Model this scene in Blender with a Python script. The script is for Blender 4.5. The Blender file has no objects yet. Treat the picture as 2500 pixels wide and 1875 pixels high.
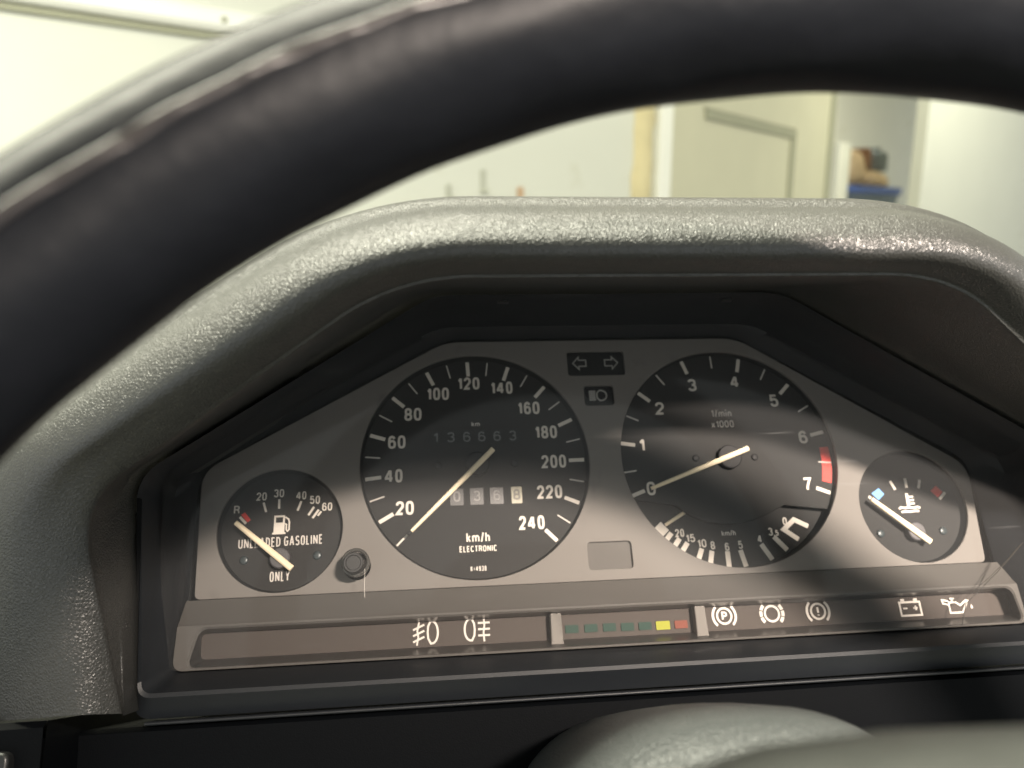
import bpy, bmesh, math, random
from mathutils import Matrix, Vector
random.seed(7)
SC = bpy.context.scene
COL = SC.collection
MM = 0.001

# ------------------------------------------------------------------ camera
cam_d = bpy.data.cameras.new('camera')
cam = bpy.data.objects.new('camera', cam_d)
COL.objects.link(cam)
cam.location = (0, 0, 1.15)
cam.rotation_euler = (math.radians(90 - 12), 0, 0)
cam_d.sensor_width = 36
cam_d.lens = 26
cam_d.clip_start = 0.01
cam_d.clip_end = 60
cam_d.dof.use_dof = True
cam_d.dof.focus_distance = 0.262
cam_d.dof.aperture_fstop = 9.0
SC.camera = cam

# ------------------------------------------------------------------ world, lamps, exposure
wd = bpy.data.worlds.new('World')
SC.world = wd
wd.use_nodes = True
bg = wd.node_tree.nodes['Background']
bg.inputs[0].default_value = (0.96, 1.0, 0.97, 1)
bg.inputs[1].default_value = 1.1


def area(name, loc, target, sx, sy, power, colour, spread=180):
    d = bpy.data.lights.new(name, 'AREA')
    d.shape = 'RECTANGLE'
    d.size, d.size_y = sx, sy
    d.energy = power
    d.color = colour
    d.spread = math.radians(spread)
    o = bpy.data.objects.new(name, d)
    COL.objects.link(o)
    o.location = loc
    dirv = Vector(target) - Vector(loc)
    o.rotation_euler = dirv.to_track_quat('-Z', 'Y').to_euler()
    return o


# courtesy lamp in the roof of the car, right of and behind the driver's eye
area('courtesy_lamp', (0.335, -0.375, 1.578), (0.23, 0.30, 1.03), 0.10, 0.03, 4.4, (1.0, 0.86, 0.74), 66)
# ceiling tubes of the garage: above the bonnet and by the wall; then two added fill lamps
area('garage_light', (-0.65, 0.64, 2.40), (-0.65, 0.72, 0.0), 2.2, 0.20, 96, (1.0, 0.98, 0.79))
area('garage_light', (1.3, 2.0, 2.75), (1.9, 4.2, 1.2), 1.5, 0.30, 24, (1.0, 0.97, 0.74))
area('garage_light', (3.3, 4.0, 2.75), (3.7, 5.7, 1.3), 1.5, 0.30, 34, (1.0, 0.98, 0.75))  # unseen lamp added to brighten the right-hand wall
area('garage_light', (2.5, 6.7, 2.75), (2.0, 7.8, 1.6), 1.0, 0.30, 150, (1.0, 0.96, 0.78))  # unseen lamp added to brighten the store beyond the door

SC.view_settings.view_transform = 'Standard'
SC.view_settings.look = 'None'
SC.view_settings.exposure = 0
SC.view_settings.gamma = 1
SC.view_settings.use_curve_mapping = False
SC.render.engine = 'CYCLES'

# ------------------------------------------------------------------ materials
MATS = {}


def mat(name, col, rough=0.5, spec=0.5, metal=0.0, noise=0.0, nscale=400, bump=None, coat=0.0,
        wear=None, rvar=0.0, sheen=0.0):
    """Principled material: colour with a little noise, optional grain bump.
    bump = (kind, scale per metre, height in mm, strength)"""
    m = bpy.data.materials.new(name)
    m.use_nodes = True
    nt = m.node_tree
    N = nt.nodes
    b = N['Principled BSDF']
    b.inputs['Base Color'].default_value = (*col, 1)
    b.inputs['Roughness'].default_value = rough
    b.inputs['Specular IOR Level'].default_value = spec
    b.inputs['Metallic'].default_value = metal
    b.inputs['Coat Weight'].default_value = coat
    b.inputs['Sheen Weight'].default_value = sheen
    tc = N.new('ShaderNodeTexCoord')
    if noise or rvar:
        nz = N.new('ShaderNodeTexNoise')
        nz.inputs['Scale'].default_value = nscale
        nz.inputs['Detail'].default_value = 5
        nt.links.new(tc.outputs['Object'], nz.inputs['Vector'])
    if noise:
        mx = N.new('ShaderNodeMix')
        mx.data_type = 'RGBA'
        lo = tuple(max(0, c * (1 - noise)) for c in col)
        hi = tuple(min(1, c * (1 + noise)) for c in col)
        mx.inputs[6].default_value = (*lo, 1)
        mx.inputs[7].default_value = (*hi, 1)
        nt.links.new(nz.outputs['Fac'], mx.inputs[0])
        nt.links.new(mx.outputs[2], b.inputs['Base Color'])
        src = mx.outputs[2]
        if wear:
            n2 = N.new('ShaderNodeTexNoise')
            n2.inputs['Scale'].default_value = wear[1]
            n2.inputs['Detail'].default_value = 6
            nt.links.new(tc.outputs['Object'], n2.inputs['Vector'])
            rp = N.new('ShaderNodeValToRGB')
            rp.color_ramp.elements[0].position = wear[2]
            rp.color_ramp.elements[1].position = wear[3]
            nt.links.new(n2.outputs['Fac'], rp.inputs[0])
            m2 = N.new('ShaderNodeMix')
            m2.data_type = 'RGBA'
            nt.links.new(rp.outputs[0], m2.inputs[0])
            nt.links.new(src, m2.inputs[6])
            m2.inputs[7].default_value = (*wear[0], 1)
            nt.links.new(m2.outputs[2], b.inputs['Base Color'])
    if rvar:
        mr = N.new('ShaderNodeMapRange')
        mr.inputs['To Min'].default_value = max(0.02, rough - rvar)
        mr.inputs['To Max'].default_value = min(1, rough + rvar)
        nt.links.new(nz.outputs['Fac'], mr.inputs['Value'])
        nt.links.new(mr.outputs[0], b.inputs['Roughness'])
    if bump:
        kind, sc, hgt, st = bump
        bp = N.new('ShaderNodeBump')
        bp.inputs['Strength'].default_value = st
        bp.inputs['Distance'].default_value = hgt * MM
        if kind == 'leather':
            dn = N.new('ShaderNodeTexNoise')
            dn.inputs['Scale'].default_value = sc * 0.5
            dn.inputs['Detail'].default_value = 3
            nt.links.new(tc.outputs['Object'], dn.inputs['Vector'])
            ad = N.new('ShaderNodeVectorMath')
            ad.operation = 'MULTIPLY_ADD'
            nt.links.new(dn.outputs['Color'], ad.inputs[0])
            k = 1.3 / sc
            ad.inputs[1].default_value = (k, k, k)
            nt.links.new(tc.outputs['Object'], ad.inputs[2])
            mp = N.new('ShaderNodeMapping')
            mp.inputs['Scale'].default_value = (1.0, 0.8, 0.85)
            nt.links.new(ad.outputs[0], mp.inputs['Vector'])
            vo = N.new('ShaderNodeTexVoronoi')
            vo.feature = 'DISTANCE_TO_EDGE'
            vo.inputs['Scale'].default_value = sc
            nt.links.new(mp.outputs[0], vo.inputs['Vector'])
            rp = N.new('ShaderNodeValToRGB')
            rp.color_ramp.elements[0].position = 0.0
            rp.color_ramp.elements[1].position = 0.28
            nt.links.new(vo.outputs['Distance'], rp.inputs[0])
            fn = N.new('ShaderNodeTexNoise')
            fn.inputs['Scale'].default_value = sc * 2.5
            nt.links.new(tc.outputs['Object'], fn.inputs['Vector'])
            mxx = N.new('ShaderNodeMath')
            mxx.operation = 'MULTIPLY_ADD'
            nt.links.new(fn.outputs['Fac'], mxx.inputs[0])
            mxx.inputs[1].default_value = 0.35
            nt.links.new(rp.outputs[0], mxx.inputs[2])
            nt.links.new(mxx.outputs[0], bp.inputs['Height'])
        else:
            fn = N.new('ShaderNodeTexNoise')
            fn.inputs['Scale'].default_value = sc
            fn.inputs['Detail'].default_value = 4
            nt.links.new(tc.outputs['Object'], fn.inputs['Vector'])
            nt.links.new(fn.outputs['Fac'], bp.inputs['Height'])
        nt.links.new(bp.outputs[0], b.inputs['Normal'])
    MATS[name] = m
    return m


mat('plate', (0.158, 0.147, 0.136), 0.78, 0.18, noise=0.10, nscale=900, bump=('noise', 2600, 0.10, 0.30),
    wear=((0.10, 0.094, 0.086), 60, 0.63, 0.78))
mat('strip', (0.074, 0.069, 0.064), 0.60, 0.35, noise=0.12, nscale=900, bump=('noise', 2600, 0.12, 0.4))
mat('dial', (0.026, 0.0258, 0.0255), 0.72, 0.16, noise=0.08, nscale=300, bump=('noise', 3000, 0.03, 0.2))
mat('dial_wall', (0.012, 0.013, 0.014), 0.6, 0.3, noise=0.05)
mat('black', (0.0095, 0.0115, 0.0142), 0.50, 0.36, noise=0.15, nscale=900, bump=('noise', 2200, 0.14, 0.4))
mat('black_shaded', (0.0016, 0.0021, 0.0028), 0.62, 0.06, noise=0.15, nscale=700, bump=('noise', 1900, 0.15, 0.5))  # darker than real black plastic: shadow over the lower panels put into colour
mat('gloss_black', (0.020, 0.019, 0.018), 0.28, 0.4, noise=0.1, nscale=300)
mat('tell_panel', (0.060, 0.051, 0.046), 0.8, 0.12, noise=0.06, nscale=500)
mat('window_black', (0.012, 0.0125, 0.013), 0.35, 0.4, noise=0.1, nscale=300)
mat('window_grey', (0.105, 0.099, 0.093), 0.8, 0.12, noise=0.08, nscale=400)
mat('cream', (0.62, 0.57, 0.51), 0.6, 0.3, noise=0.04, nscale=700)
mat('cream_dim', (0.30, 0.28, 0.26), 0.6, 0.3, noise=0.05, nscale=700)
mat('icon', (0.54, 0.50, 0.46), 0.6, 0.3, noise=0.05, nscale=700)
mat('icon_dim', (0.33, 0.32, 0.30), 0.6, 0.3, noise=0.05, nscale=700)
mat('digit_dim', (0.15, 0.155, 0.155), 0.6, 0.3, noise=0.1, nscale=900)
mat('digit', (0.21, 0.205, 0.20), 0.6, 0.3, noise=0.1, nscale=900)
mat('drum', (0.034, 0.033, 0.033), 0.4, 0.5, noise=0.25, nscale=700)
mat('drum_yellow', (0.27, 0.25, 0.18), 0.4, 0.5, noise=0.25, nscale=500)
mat('drum_ink', (0.16, 0.15, 0.13), 0.5, 0.3, noise=0.1)
mat('needle', (0.78, 0.66, 0.47), 0.5, 0.4, noise=0.04, nscale=600)
mat('hub', (0.014, 0.014, 0.015), 0.6, 0.25, noise=0.1, nscale=300)
mat('hub_grey', (0.075, 0.072, 0.076), 0.42, 0.5, noise=0.1, nscale=300)
mat('screw', (0.035, 0.045, 0.048), 0.35, 0.5, metal=0.2, noise=0.1)
mat('red', (0.56, 0.045, 0.035), 0.55, 0.3, noise=0.06)
mat('blue', (0.13, 0.30, 0.62), 0.55, 0.3, noise=0.06)
mat('led_green', (0.026, 0.050, 0.041), 0.8, 0.12, noise=0.2, nscale=500)
mat('led_yellow', (0.26, 0.265, 0.04), 0.8, 0.12, noise=0.12, nscale=500)
mat('led_red', (0.16, 0.055, 0.04), 0.8, 0.12, noise=0.2, nscale=500)
mat('knob', (0.016, 0.016, 0.016), 0.45, 0.4, noise=0.15, nscale=600)
mat('collar', (0.16, 0.155, 0.145), 0.14, 0.8, metal=0.7, noise=0.1)
mat('vinyl', (0.028, 0.0285, 0.027), 0.36, 0.80, noise=0.12, nscale=500, bump=('leather', 1150, 0.15, 0.7), rvar=0.06)
mat('rim_leather', (0.0055, 0.0062, 0.0085), 0.44, 0.16, noise=0.2, nscale=120, bump=('noise', 130, 0.9, 0.35), rvar=0.07)
mat('seam_gloss', (0.022, 0.018, 0.018), 0.34, 0.5, noise=0.2, nscale=300)  # glossy and paler than the rim, to carry its streak of glints
mat('pad', (0.038, 0.041, 0.038), 0.50, 0.5, noise=0.15, nscale=150, bump=('noise', 900, 0.5, 0.5), rvar=0.08)
mat('shroud', (0.056, 0.062, 0.062), 0.36, 0.6, noise=0.12, nscale=300, bump=('leather', 900, 0.30, 0.55))
mat('wall_paint', (0.645, 0.65, 0.59), 0.7, 0.2, noise=0.05, nscale=3, bump=('noise', 20, 2.0, 0.15),
    wear=((0.53, 0.52, 0.43), 4, 0.66, 0.80))
mat('trim_paint', (0.82, 0.82, 0.76), 0.5, 0.3, noise=0.04, nscale=6)
mat('rail_paint', (0.84, 0.84, 0.80), 0.35, 0.5, noise=0.04, nscale=6)
mat('door_paint', (0.60, 0.58, 0.44), 0.6, 0.3, noise=0.06, nscale=4)
mat('dark_beige', (0.36, 0.36, 0.27), 0.7, 0.2, noise=0.06, nscale=4)  # dark tone: rail bead and screws, plus painted shade on the door
mat('foam', (0.66, 0.58, 0.36), 0.9, 0.1, noise=0.25, nscale=9, bump=('noise', 60, 6, 0.6))
mat('stain', (0.46, 0.465, 0.40), 0.8, 0.2, noise=0.3, nscale=12)
mat('rust', (0.50, 0.34, 0.22), 0.8, 0.2, noise=0.3, nscale=12)
mat('concrete', (0.30, 0.29, 0.25), 0.8, 0.2, noise=0.2, nscale=4)
mat('sack', (0.62, 0.47, 0.32), 0.85, 0.2, noise=0.15, nscale=9, bump=('noise', 14, 12, 0.5))
mat('brown', (0.24, 0.13, 0.08), 0.7, 0.2, noise=0.2, nscale=7)
mat('slate', (0.14, 0.16, 0.17), 0.6, 0.3, noise=0.2, nscale=7)
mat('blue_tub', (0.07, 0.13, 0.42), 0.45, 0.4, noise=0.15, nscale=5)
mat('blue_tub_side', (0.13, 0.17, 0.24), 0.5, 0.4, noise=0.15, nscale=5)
mat('shelf_wood', (0.55, 0.50, 0.38), 0.6, 0.3, noise=0.15, nscale=5)
mat('crack', (0.035, 0.033, 0.03), 0.3, 0.5)
mat('pale_streak', (0.50, 0.47, 0.43), 0.3, 0.5)  # pale tone of the thin streak on the lens


def lens_material():
    m = bpy.data.materials.new('clear_lens')
    m.use_nodes = True
    nt = m.node_tree
    N = nt.nodes
    N.remove(N['Principled BSDF'])
    out = N['Material Output']
    tr = N.new('ShaderNodeBsdfTransparent')
    tr.inputs[0].default_value = (0.97, 0.97, 0.965, 1)
    gl = N.new('ShaderNodeBsdfGlossy')
    gl.inputs['Roughness'].default_value = 0.06
    gl.inputs[0].default_value = (1, 1, 1, 1)
    fr = N.new('ShaderNodeFresnel')
    fr.inputs[0].default_value = 1.22
    mx = N.new('ShaderNodeMixShader')
    nt.links.new(fr.outputs[0], mx.inputs[0])
    nt.links.new(tr.outputs[0], mx.inputs[1])
    nt.links.new(gl.outputs[0], mx.inputs[2])
    # haze of fine dust and swirl scratches
    tc = N.new('ShaderNodeTexCoord')
    mp = N.new('ShaderNodeMapping')
    mp.inputs['Rotation'].default_value = (0, math.radians(18), 0)
    mp.inputs['Scale'].default_value = (22, 1, 420)
    nt.links.new(tc.outputs['Object'], mp.inputs[0])
    nz = N.new('ShaderNodeTexNoise')
    nz.inputs['Scale'].default_value = 1.0
    nz.inputs['Detail'].default_value = 3
    nt.links.new(mp.outputs[0], nz.inputs['Vector'])
    rp = N.new('ShaderNodeValToRGB')
    rp.color_ramp.elements[0].position = 0.66
    rp.color_ramp.elements[0].color = (0.018, 0.018, 0.018, 1)
    rp.color_ramp.elements[1].position = 0.84
    rp.color_ramp.elements[1].color = (0.075, 0.075, 0.075, 1)
    nt.links.new(nz.outputs['Fac'], rp.inputs[0])
    df = N.new('ShaderNodeBsdfDiffuse')
    df.inputs[0].default_value = (0.8, 0.8, 0.8, 1)
    m2 = N.new('ShaderNodeMixShader')
    nt.links.new(rp.outputs[0], m2.inputs[0])
    nt.links.new(mx.outputs[0], m2.inputs[1])
    nt.links.new(df.outputs[0], m2.inputs[2])
    nt.links.new(m2.outputs[0], out.inputs[0])
    MATS['lens'] = m


lens_material()


# ------------------------------------------------------------------ helpers
class MB:
    """collects faces in millimetres; build() links ONE mesh object"""

    def __init__(self):
        self.v, self.f = [], []

    def add(self, vs, fs):
        o = len(self.v)
        self.v += [tuple(p) for p in vs]
        self.f += [tuple(i + o for i in q) for q in fs]
        return self

    def loft(self, rings, closed=True, cap0=False, cap1=False):
        n = len(rings[0])
        vs = [p for r in rings for p in r]
        fs = []
        for k in range(len(rings) - 1):
            for i in range(n if closed else n - 1):
                j = (i + 1) % n
                fs.append((k * n + i, k * n + j, (k + 1) * n + j, (k + 1) * n + i))
        if cap0:
            fs.append(tuple(range(n))[::-1])
        if cap1:
            fs.append(tuple((len(rings) - 1) * n + i for i in range(n)))
        return self.add(vs, fs)

    def box(self, x0, x1, y0, y1, z0, z1):
        return self.add([(x0, y0, z0), (x1, y0, z0), (x1, y1, z0), (x0, y1, z0),
                         (x0, y0, z1), (x1, y0, z1), (x1, y1, z1), (x0, y1, z1)],
                        [(0, 3, 2, 1), (4, 5, 6, 7), (0, 1, 5, 4), (1, 2, 6, 5), (2, 3, 7, 6), (3, 0, 4, 7)])

    def prism(self, pts, y0, y1):
        """polygon in x,z pushed from y0 to y1"""
        return self.loft([[(x, y0, z) for x, z in pts], [(x, y1, z) for x, z in pts]], True, True, True)

    def stroke(self, pts, w, y0, y1, closed=False):
        """flat line of width w through points (x,z)"""
        n = len(pts)
        L_, R_ = [], []
        for i, (x, z) in enumerate(pts):
            a = pts[i - 1] if (i > 0 or closed) else pts[i]
            b = pts[(i + 1) % n] if (i < n - 1 or closed) else pts[i]
            d1 = Vector((x - a[0], z - a[1]))
            d2 = Vector((b[0] - x, b[1] - z))
            if d1.length == 0:
                d1 = d2
            if d2.length == 0:
                d2 = d1
            d1.normalize()
            d2.normalize()
            n1 = Vector((-d1.y, d1.x))
            n2 = Vector((-d2.y, d2.x))
            m = n1 + n2
            m = n1 if m.length < 1e-6 else m.normalized()
            k = w / 2 / max(0.35, m.dot(n1))
            L_.append((x + m.x * k, z + m.y * k))
            R_.append((x - m.x * k, z - m.y * k))
        rng = range(n if closed else n - 1)
        for i in rng:
            j = (i + 1) % n
            self.prism([L_[i], R_[i], R_[j], L_[j]], y0, y1)
        return self

    def disc(self, cx, cz, r, y0, y1, seg=40, dome=0.0):
        r0 = [(cx + r * math.cos(t), y0, cz + r * math.sin(t)) for t in [2 * math.pi * i / seg for i in range(seg)]]
        rings = [[(x, y1, z) for x, _, z in r0], r0]
        if dome:
            for k in (1, 2, 3):
                q = math.cos(k * math.pi / 8)
                rings.append([(cx + (x - cx) * q, y0 - dome * math.sin(k * math.pi / 8), cz + (z - cz) * q) for x, _, z in r0])
        return self.loft(rings, True, True, True)

    def ring(self, cx, cz, ri, ro, y0, y1, seg=48, a0=0, a1=360):
        full = abs(a1 - a0) >= 359.9
        n = seg if full else seg + 1
        A = [math.radians(a0 + (a1 - a0) * i / seg) for i in range(n)]
        P = lambda r, y: [(cx + r * math.cos(t), y, cz + r * math.sin(t)) for t in A]
        rr = [P(ri, y0), P(ro, y0), P(ro, y1), P(ri, y1), P(ri, y0)]
        self.loft(rr, full)
        return self

    def build(self, name, m, parent=None, smooth=False, bevel=0, label=None, segs=2, subsurf=0, sharp=None):
        me = bpy.data.meshes.new(name)
        me.from_pydata([(x * MM, y * MM, z * MM) for x, y, z in self.v], [], self.f)
        bm = bmesh.new()
        bm.from_mesh(me)
        bmesh.ops.remove_doubles(bm, verts=bm.verts, dist=1e-7)
        bmesh.ops.recalc_face_normals(bm, faces=bm.faces)
        bm.to_mesh(me)
        bm.free()
        me.materials.append(MATS[m])
        if smooth:
            for p in me.polygons:
                p.use_smooth = True
            if sharp:
                me.set_sharp_from_angle(angle=math.radians(sharp))
        o = bpy.data.objects.new(name, me)
        COL.objects.link(o)
        if parent:
            o.parent = parent
        if bevel:
            md = o.modifiers.new('edge', 'BEVEL')
            md.width = bevel * MM
            md.segments = segs
            md.limit_method = 'ANGLE'
            md.angle_limit = math.radians(35)
            for p in me.polygons:
                p.use_smooth = True
            me.set_sharp_from_angle(angle=math.radians(40))
        if subsurf:
            md = o.modifiers.new('soft', 'SUBSURF')
            md.levels = md.render_levels = subsurf
        if label:
            o['label'] = label
        return o


def thing(name, label, cat, matrix=None, group=None):
    o = bpy.data.objects.new(name, None)
    o.empty_display_size = 0.02
    COL.objects.link(o)
    if matrix is not None:
        o.matrix_world = matrix
    o['label'] = label
    o['category'] = cat
    if group:
        o['group'] = group
    return o


def fillet(corners, seg=8):
    """corners: (x, z, radius) -> rounded closed outline, equal count for equal input"""
    out = []
    n = len(corners)
    for i in range(n):
        x, z, r = corners[i]
        p = Vector((x, z))
        a = Vector(corners[i - 1][:2])
        b = Vector(corners[(i + 1) % n][:2])
        da = (a - p)
        db = (b - p)
        la, lb = da.length, db.length
        da.normalize()
        db.normalize()
        half = da.angle(db) / 2
        t = min(r / math.tan(half), la * 0.48, lb * 0.48)
        s = p + da * t
        e = p + db * t
        for k in range(seg + 1):
            u = k / seg
            q = s * (1 - u) ** 2 + p * 2 * u * (1 - u) + e * u * u
            out.append((q.x, q.y))
    return out


def filled(name, outlines, y0, y1, m, parent, bevel=0.0):
    """flat sheet with holes: first outline outside, others holes (x,z in mm)"""
    cu = bpy.data.curves.new(name, 'CURVE')
    cu.dimensions = '2D'
    cu.fill_mode = 'BOTH'
    for pts in outlines:
        s = cu.splines.new('POLY')
        s.points.add(len(pts) - 1)
        for i, (x, z) in enumerate(pts):
            s.points[i].co = (x * MM, z * MM, 0, 1)
        s.use_cyclic_u = True
    th = (y1 - y0) * MM
    cu.extrude = th / 2 - bevel * MM
    cu.bevel_depth = bevel * MM
    cu.bevel_resolution = 1
    cu.offset = -bevel * MM
    tmp = bpy.data.objects.new('tmp', cu)
    COL.objects.link(tmp)
    dg = bpy.context.evaluated_depsgraph_get()
    me = bpy.data.meshes.new_from_object(tmp.evaluated_get(dg))
    bpy.data.objects.remove(tmp)
    yc = (y0 + y1) / 2 * MM
    for v in me.vertices:
        x, z, w = v.co
        v.co = (x, yc - w, z)
    me.materials.clear()
    me.materials.append(MATS[m])
    o = bpy.data.objects.new(name, me)
    COL.objects.link(o)
    o.parent = parent
    return o


def arc(cx, cy, rx, ry, a0, a1, n=12, e=0.8):
    out = []
    for k in range(n + 1):
        a = math.radians(a0 + (a1 - a0) * k / n)
        c_, s_ = math.cos(a), math.sin(a)
        out.append((cx + rx * math.copysign(abs(c_) ** e, c_), cy + ry * math.copysign(abs(s_) ** e, s_)))
    return out


def loop(cx, cy, rx, ry, n=24, e=0.8):
    return arc(cx, cy, rx, ry, 0, 360 - 360 / n, n - 1, e)


SIX = [('c', loop(.5, .30, .5, .30)), ('o', [(0, .34), (0, .62), (.06, .82), (.22, .95), (.5, 1), (.78, .95), (.93, .80)])]
# glyph: (width to height ratio, strokes); skeleton in the unit square
GLYPH = {
    '0': (.50, [('c', loop(.5, .5, .5, .5, 28, .7))]),
    '1': (.32, [('o', [(.95, 0), (.95, 1)]), ('o', [(.02, .74), (.5, .80), (.95, 1)])]),
    '2': (.50, [('o', arc(.5, .70, .5, .30, 175, -15) + [(.80, .50), (.45, .28), (.12, .10), (0, 0), (1, 0)])]),
    '3': (.50, [('o', arc(.5, .755, .46, .245, 168, -90)), ('o', arc(.5, .265, .5, .265, 90, -168))]),
    '4': (.58, [('o', [(.72, 0), (.72, 1)]), ('o', [(.62, .98), (.0, .34), (.0, .27), (1.05, .27)])]),
    '5': (.52, [('o', [(.92, 1), (.12, 1), (.04, .47)]), ('o', [(.04, .50), (.25, .62)] + arc(.5, .32, .5, .32, 85, -165))]),
    '6': (.50, SIX),
    '7': (.48, [('o', [(0, 1), (1, 1), (.62, .55), (.42, .25), (.36, 0)])]),
    '8': (.50, [('c', loop(.5, .755, .44, .245)), ('c', loop(.5, .255, .5, .255))]),
    '9': (.50, [(k_, [(1 - x, 1 - y) for x, y in p]) for k_, p in SIX]),
    'A': (.60, [('o', [(0, 0), (.45, 1), (.55, 1), (1, 0)]), ('o', [(.2, .32), (.8, .32)])]),
    'C': (.52, [('o', arc(.5, .5, .5, .5, 38, 322, 20, .75))]),
    'D': (.52, [('c', [(0, 0), (.45, 0), (.8, .08), (1, .3), (1, .7), (.8, .92), (.45, 1), (0, 1)])]),
    'E': (.46, [('o', [(1, 0), (0, 0), (0, 1), (1, 1)]), ('o', [(.0, .52), (.9, .52)])]),
    'G': (.55, [('o', arc(.5, .5, .5, .5, 38, 330, 20, .75) + [(1, .48), (.55, .48)])]),
    'I': (.06, [('o', [(.5, 0), (.5, 1)])]),
    'K': (.52, [('o', [(0, 0), (0, 1)]), ('o', [(1, 1), (.0, .42)]), ('o', [(.35, .62), (1, 0)])]),
    'L': (.42, [('o', [(0, 1), (0, 0), (1, 0)])]),
    'N': (.58, [('o', [(0, 0), (0, 1)]), ('o', [(.06, .95), (.94, .05)]), ('o', [(1, 0), (1, 1)])]),
    'O': (.54, [('c', loop(.5, .5, .5, .5, 28, .72))]),
    'P': (.50, [('o', [(0, 0), (0, 1), (.6, 1), (.93, .9), (1, .74), (.93, .57), (.6, .47), (0, .47)])]),
    'R': (.52, [('o', [(0, 0), (0, 1), (.6, 1), (.93, .9), (1, .76), (.93, .6), (.6, .52), (0, .52)]), ('o', [(.6, .5), (.95, .3), (1, 0)])]),
    'S': (.52, [('o', arc(.5, .75, .46, .25, 25, 250, 10) + [(.62, .47)] + arc(.5, .26, .5, .26, 70, -155, 10))]),
    'T': (.48, [('o', [(.5, 0), (.5, 1)]), ('o', [(0, 1), (1, 1)])]),
    'U': (.54, [('o', [(0, 1), (0, .25), (.12, .07), (.5, 0), (.88, .07), (1, .25), (1, 1)])]),
    'Y': (.54, [('o', [(.5, 0), (.5, .42), (0, 1)]), ('o', [(.5, .42), (1, 1)])]),
    'k': (.46, [('o', [(0, 0), (0, 1)]), ('o', [(.95, .68), (.0, .28)]), ('o', [(.35, .44), (1, 0)])]),
    'm': (.78, [('o', [(0, 0), (0, .68)]), ('o', [(0, .5), (.14, .66), (.34, .66), (.5, .5), (.5, 0)]), ('o', [(.5, .5), (.64, .66), (.84, .66), (1, .5), (1, 0)])]),
    'h': (.48, [('o', [(0, 0), (0, 1)]), ('o', [(0, .48), (.25, .66), (.7, .66), (1, .5), (1, 0)])]),
    'n': (.48, [('o', [(0, 0), (0, .68)]), ('o', [(0, .48), (.25, .66), (.7, .66), (1, .5), (1, 0)])]),
    'i': (.06, [('o', [(.5, 0), (.5, .68)]), ('o', [(.5, .9), (.5, 1.06)])]),
    'x': (.46, [('o', [(0, 0), (1, .68)]), ('o', [(0, .68), (1, 0)])]),
    '/': (.34, [('o', [(0, -.04), (1, 1.04)])]),
    '=': (.40, [('o', [(0, .3), (1, .3)]), ('o', [(0, .62), (1, .62)])]),
    '!': (.06, [('o', [(.5, .32), (.5, 1)]), ('o', [(.5, 0), (.5, .1)])]),
    ',': (.10, [('o', [(.6, .08), (.3, -.12)])]),
}


def text(name, s, cx, cz, w, h, y, m, parent, st=0.19, tilt=0.0, thick=0.08, label=None):
    """lettering as flat raised print in a condensed grotesque, fitted to w x h mm round (cx, cz); st = stroke / height"""
    sw = st * h
    gap = 0.13 * h
    nat = [GLYPH[c][0] * h for c in s]
    k = (w - gap * (len(s) - 1) - sw * len(s) * 0.55) / max(sum(nat) - sw * len(s) * 0.45, 1e-6) if w else 1.0
    b = MB()
    ca, sa = math.cos(tilt), math.sin(tilt)
    wid = [max((q - sw * 0.45) * k + sw * 0.55, sw) for q in nat]
    x = -(sum(wid) + gap * (len(s) - 1)) / 2
    for c, gw in zip(s, wid):
        for i, (kd, pts) in enumerate(GLYPH[c][1]):
            P = []
            for u, v in pts:
                a_ = x + sw / 2 + u * (gw - sw)
                b_ = -h / 2 + sw / 2 + v * (h - sw)
                P.append((cx + a_ * ca - b_ * sa, cz + a_ * sa + b_ * ca))
            b.stroke(P, sw, y - thick - 0.02 * i, y - 0.02 * i, kd == 'c')
        x += gw + gap
    return b.build(name, m, parent, label=label)


def catmull(P, n, closed=False):
    """n points per span through Vectors P"""
    out = []
    m = len(P)
    for i in range(m - 1):
        p0 = P[max(i - 1, 0)]
        p1, p2 = P[i], P[i + 1]
        p3 = P[min(i + 2, m - 1)]
        for k in range(n):
            t = k / n
            out.append(0.5 * ((2 * p1) + (p2 - p0) * t + (2 * p0 - 5 * p1 + 4 * p2 - p3) * t * t +
                              (3 * p1 - p0 - 3 * p2 + p3) * t ** 3))
    out.append(P[-1])
    return out


# ------------------------------------------------------------------ garage behind the windscreen
WALL = Matrix(((0.8, -0.6, 0, -1.385), (0.6, 0.8, 0, 2.0), (0, 0, 1, 0), (0, 0, 0, 1)))


def struct(o, name_kind='structure'):
    o['kind'] = name_kind
    return o


w = MB()
w.box(-2600, 2544, 0, 160, 0, 2900)
o = w.build('wall', 'wall_paint')
o.matrix_world = WALL
struct(o)
w = MB()
w.box(5123, 11000, 0, 80, 0, 2900)
o = w.build('wall', 'wall_paint')
o.matrix_world = WALL
struct(o)
w = MB()
w.box(1500, 12000, 2600, 2700, 0, 2900)
o = w.build('wall', 'wall_paint')
o.matrix_world = WALL
struct(o)
w = MB()
w.box(-4000, 12000, -4500, 2700, -60, 0)
o = w.build('floor', 'concrete')
o.matrix_world = WALL
struct(o)
w = MB()
w.box(-4000, 12000, -4500, 2700, 2900, 2960)
o = w.build('ceiling', 'wall_paint')
o.matrix_world = WALL
struct(o)

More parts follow.
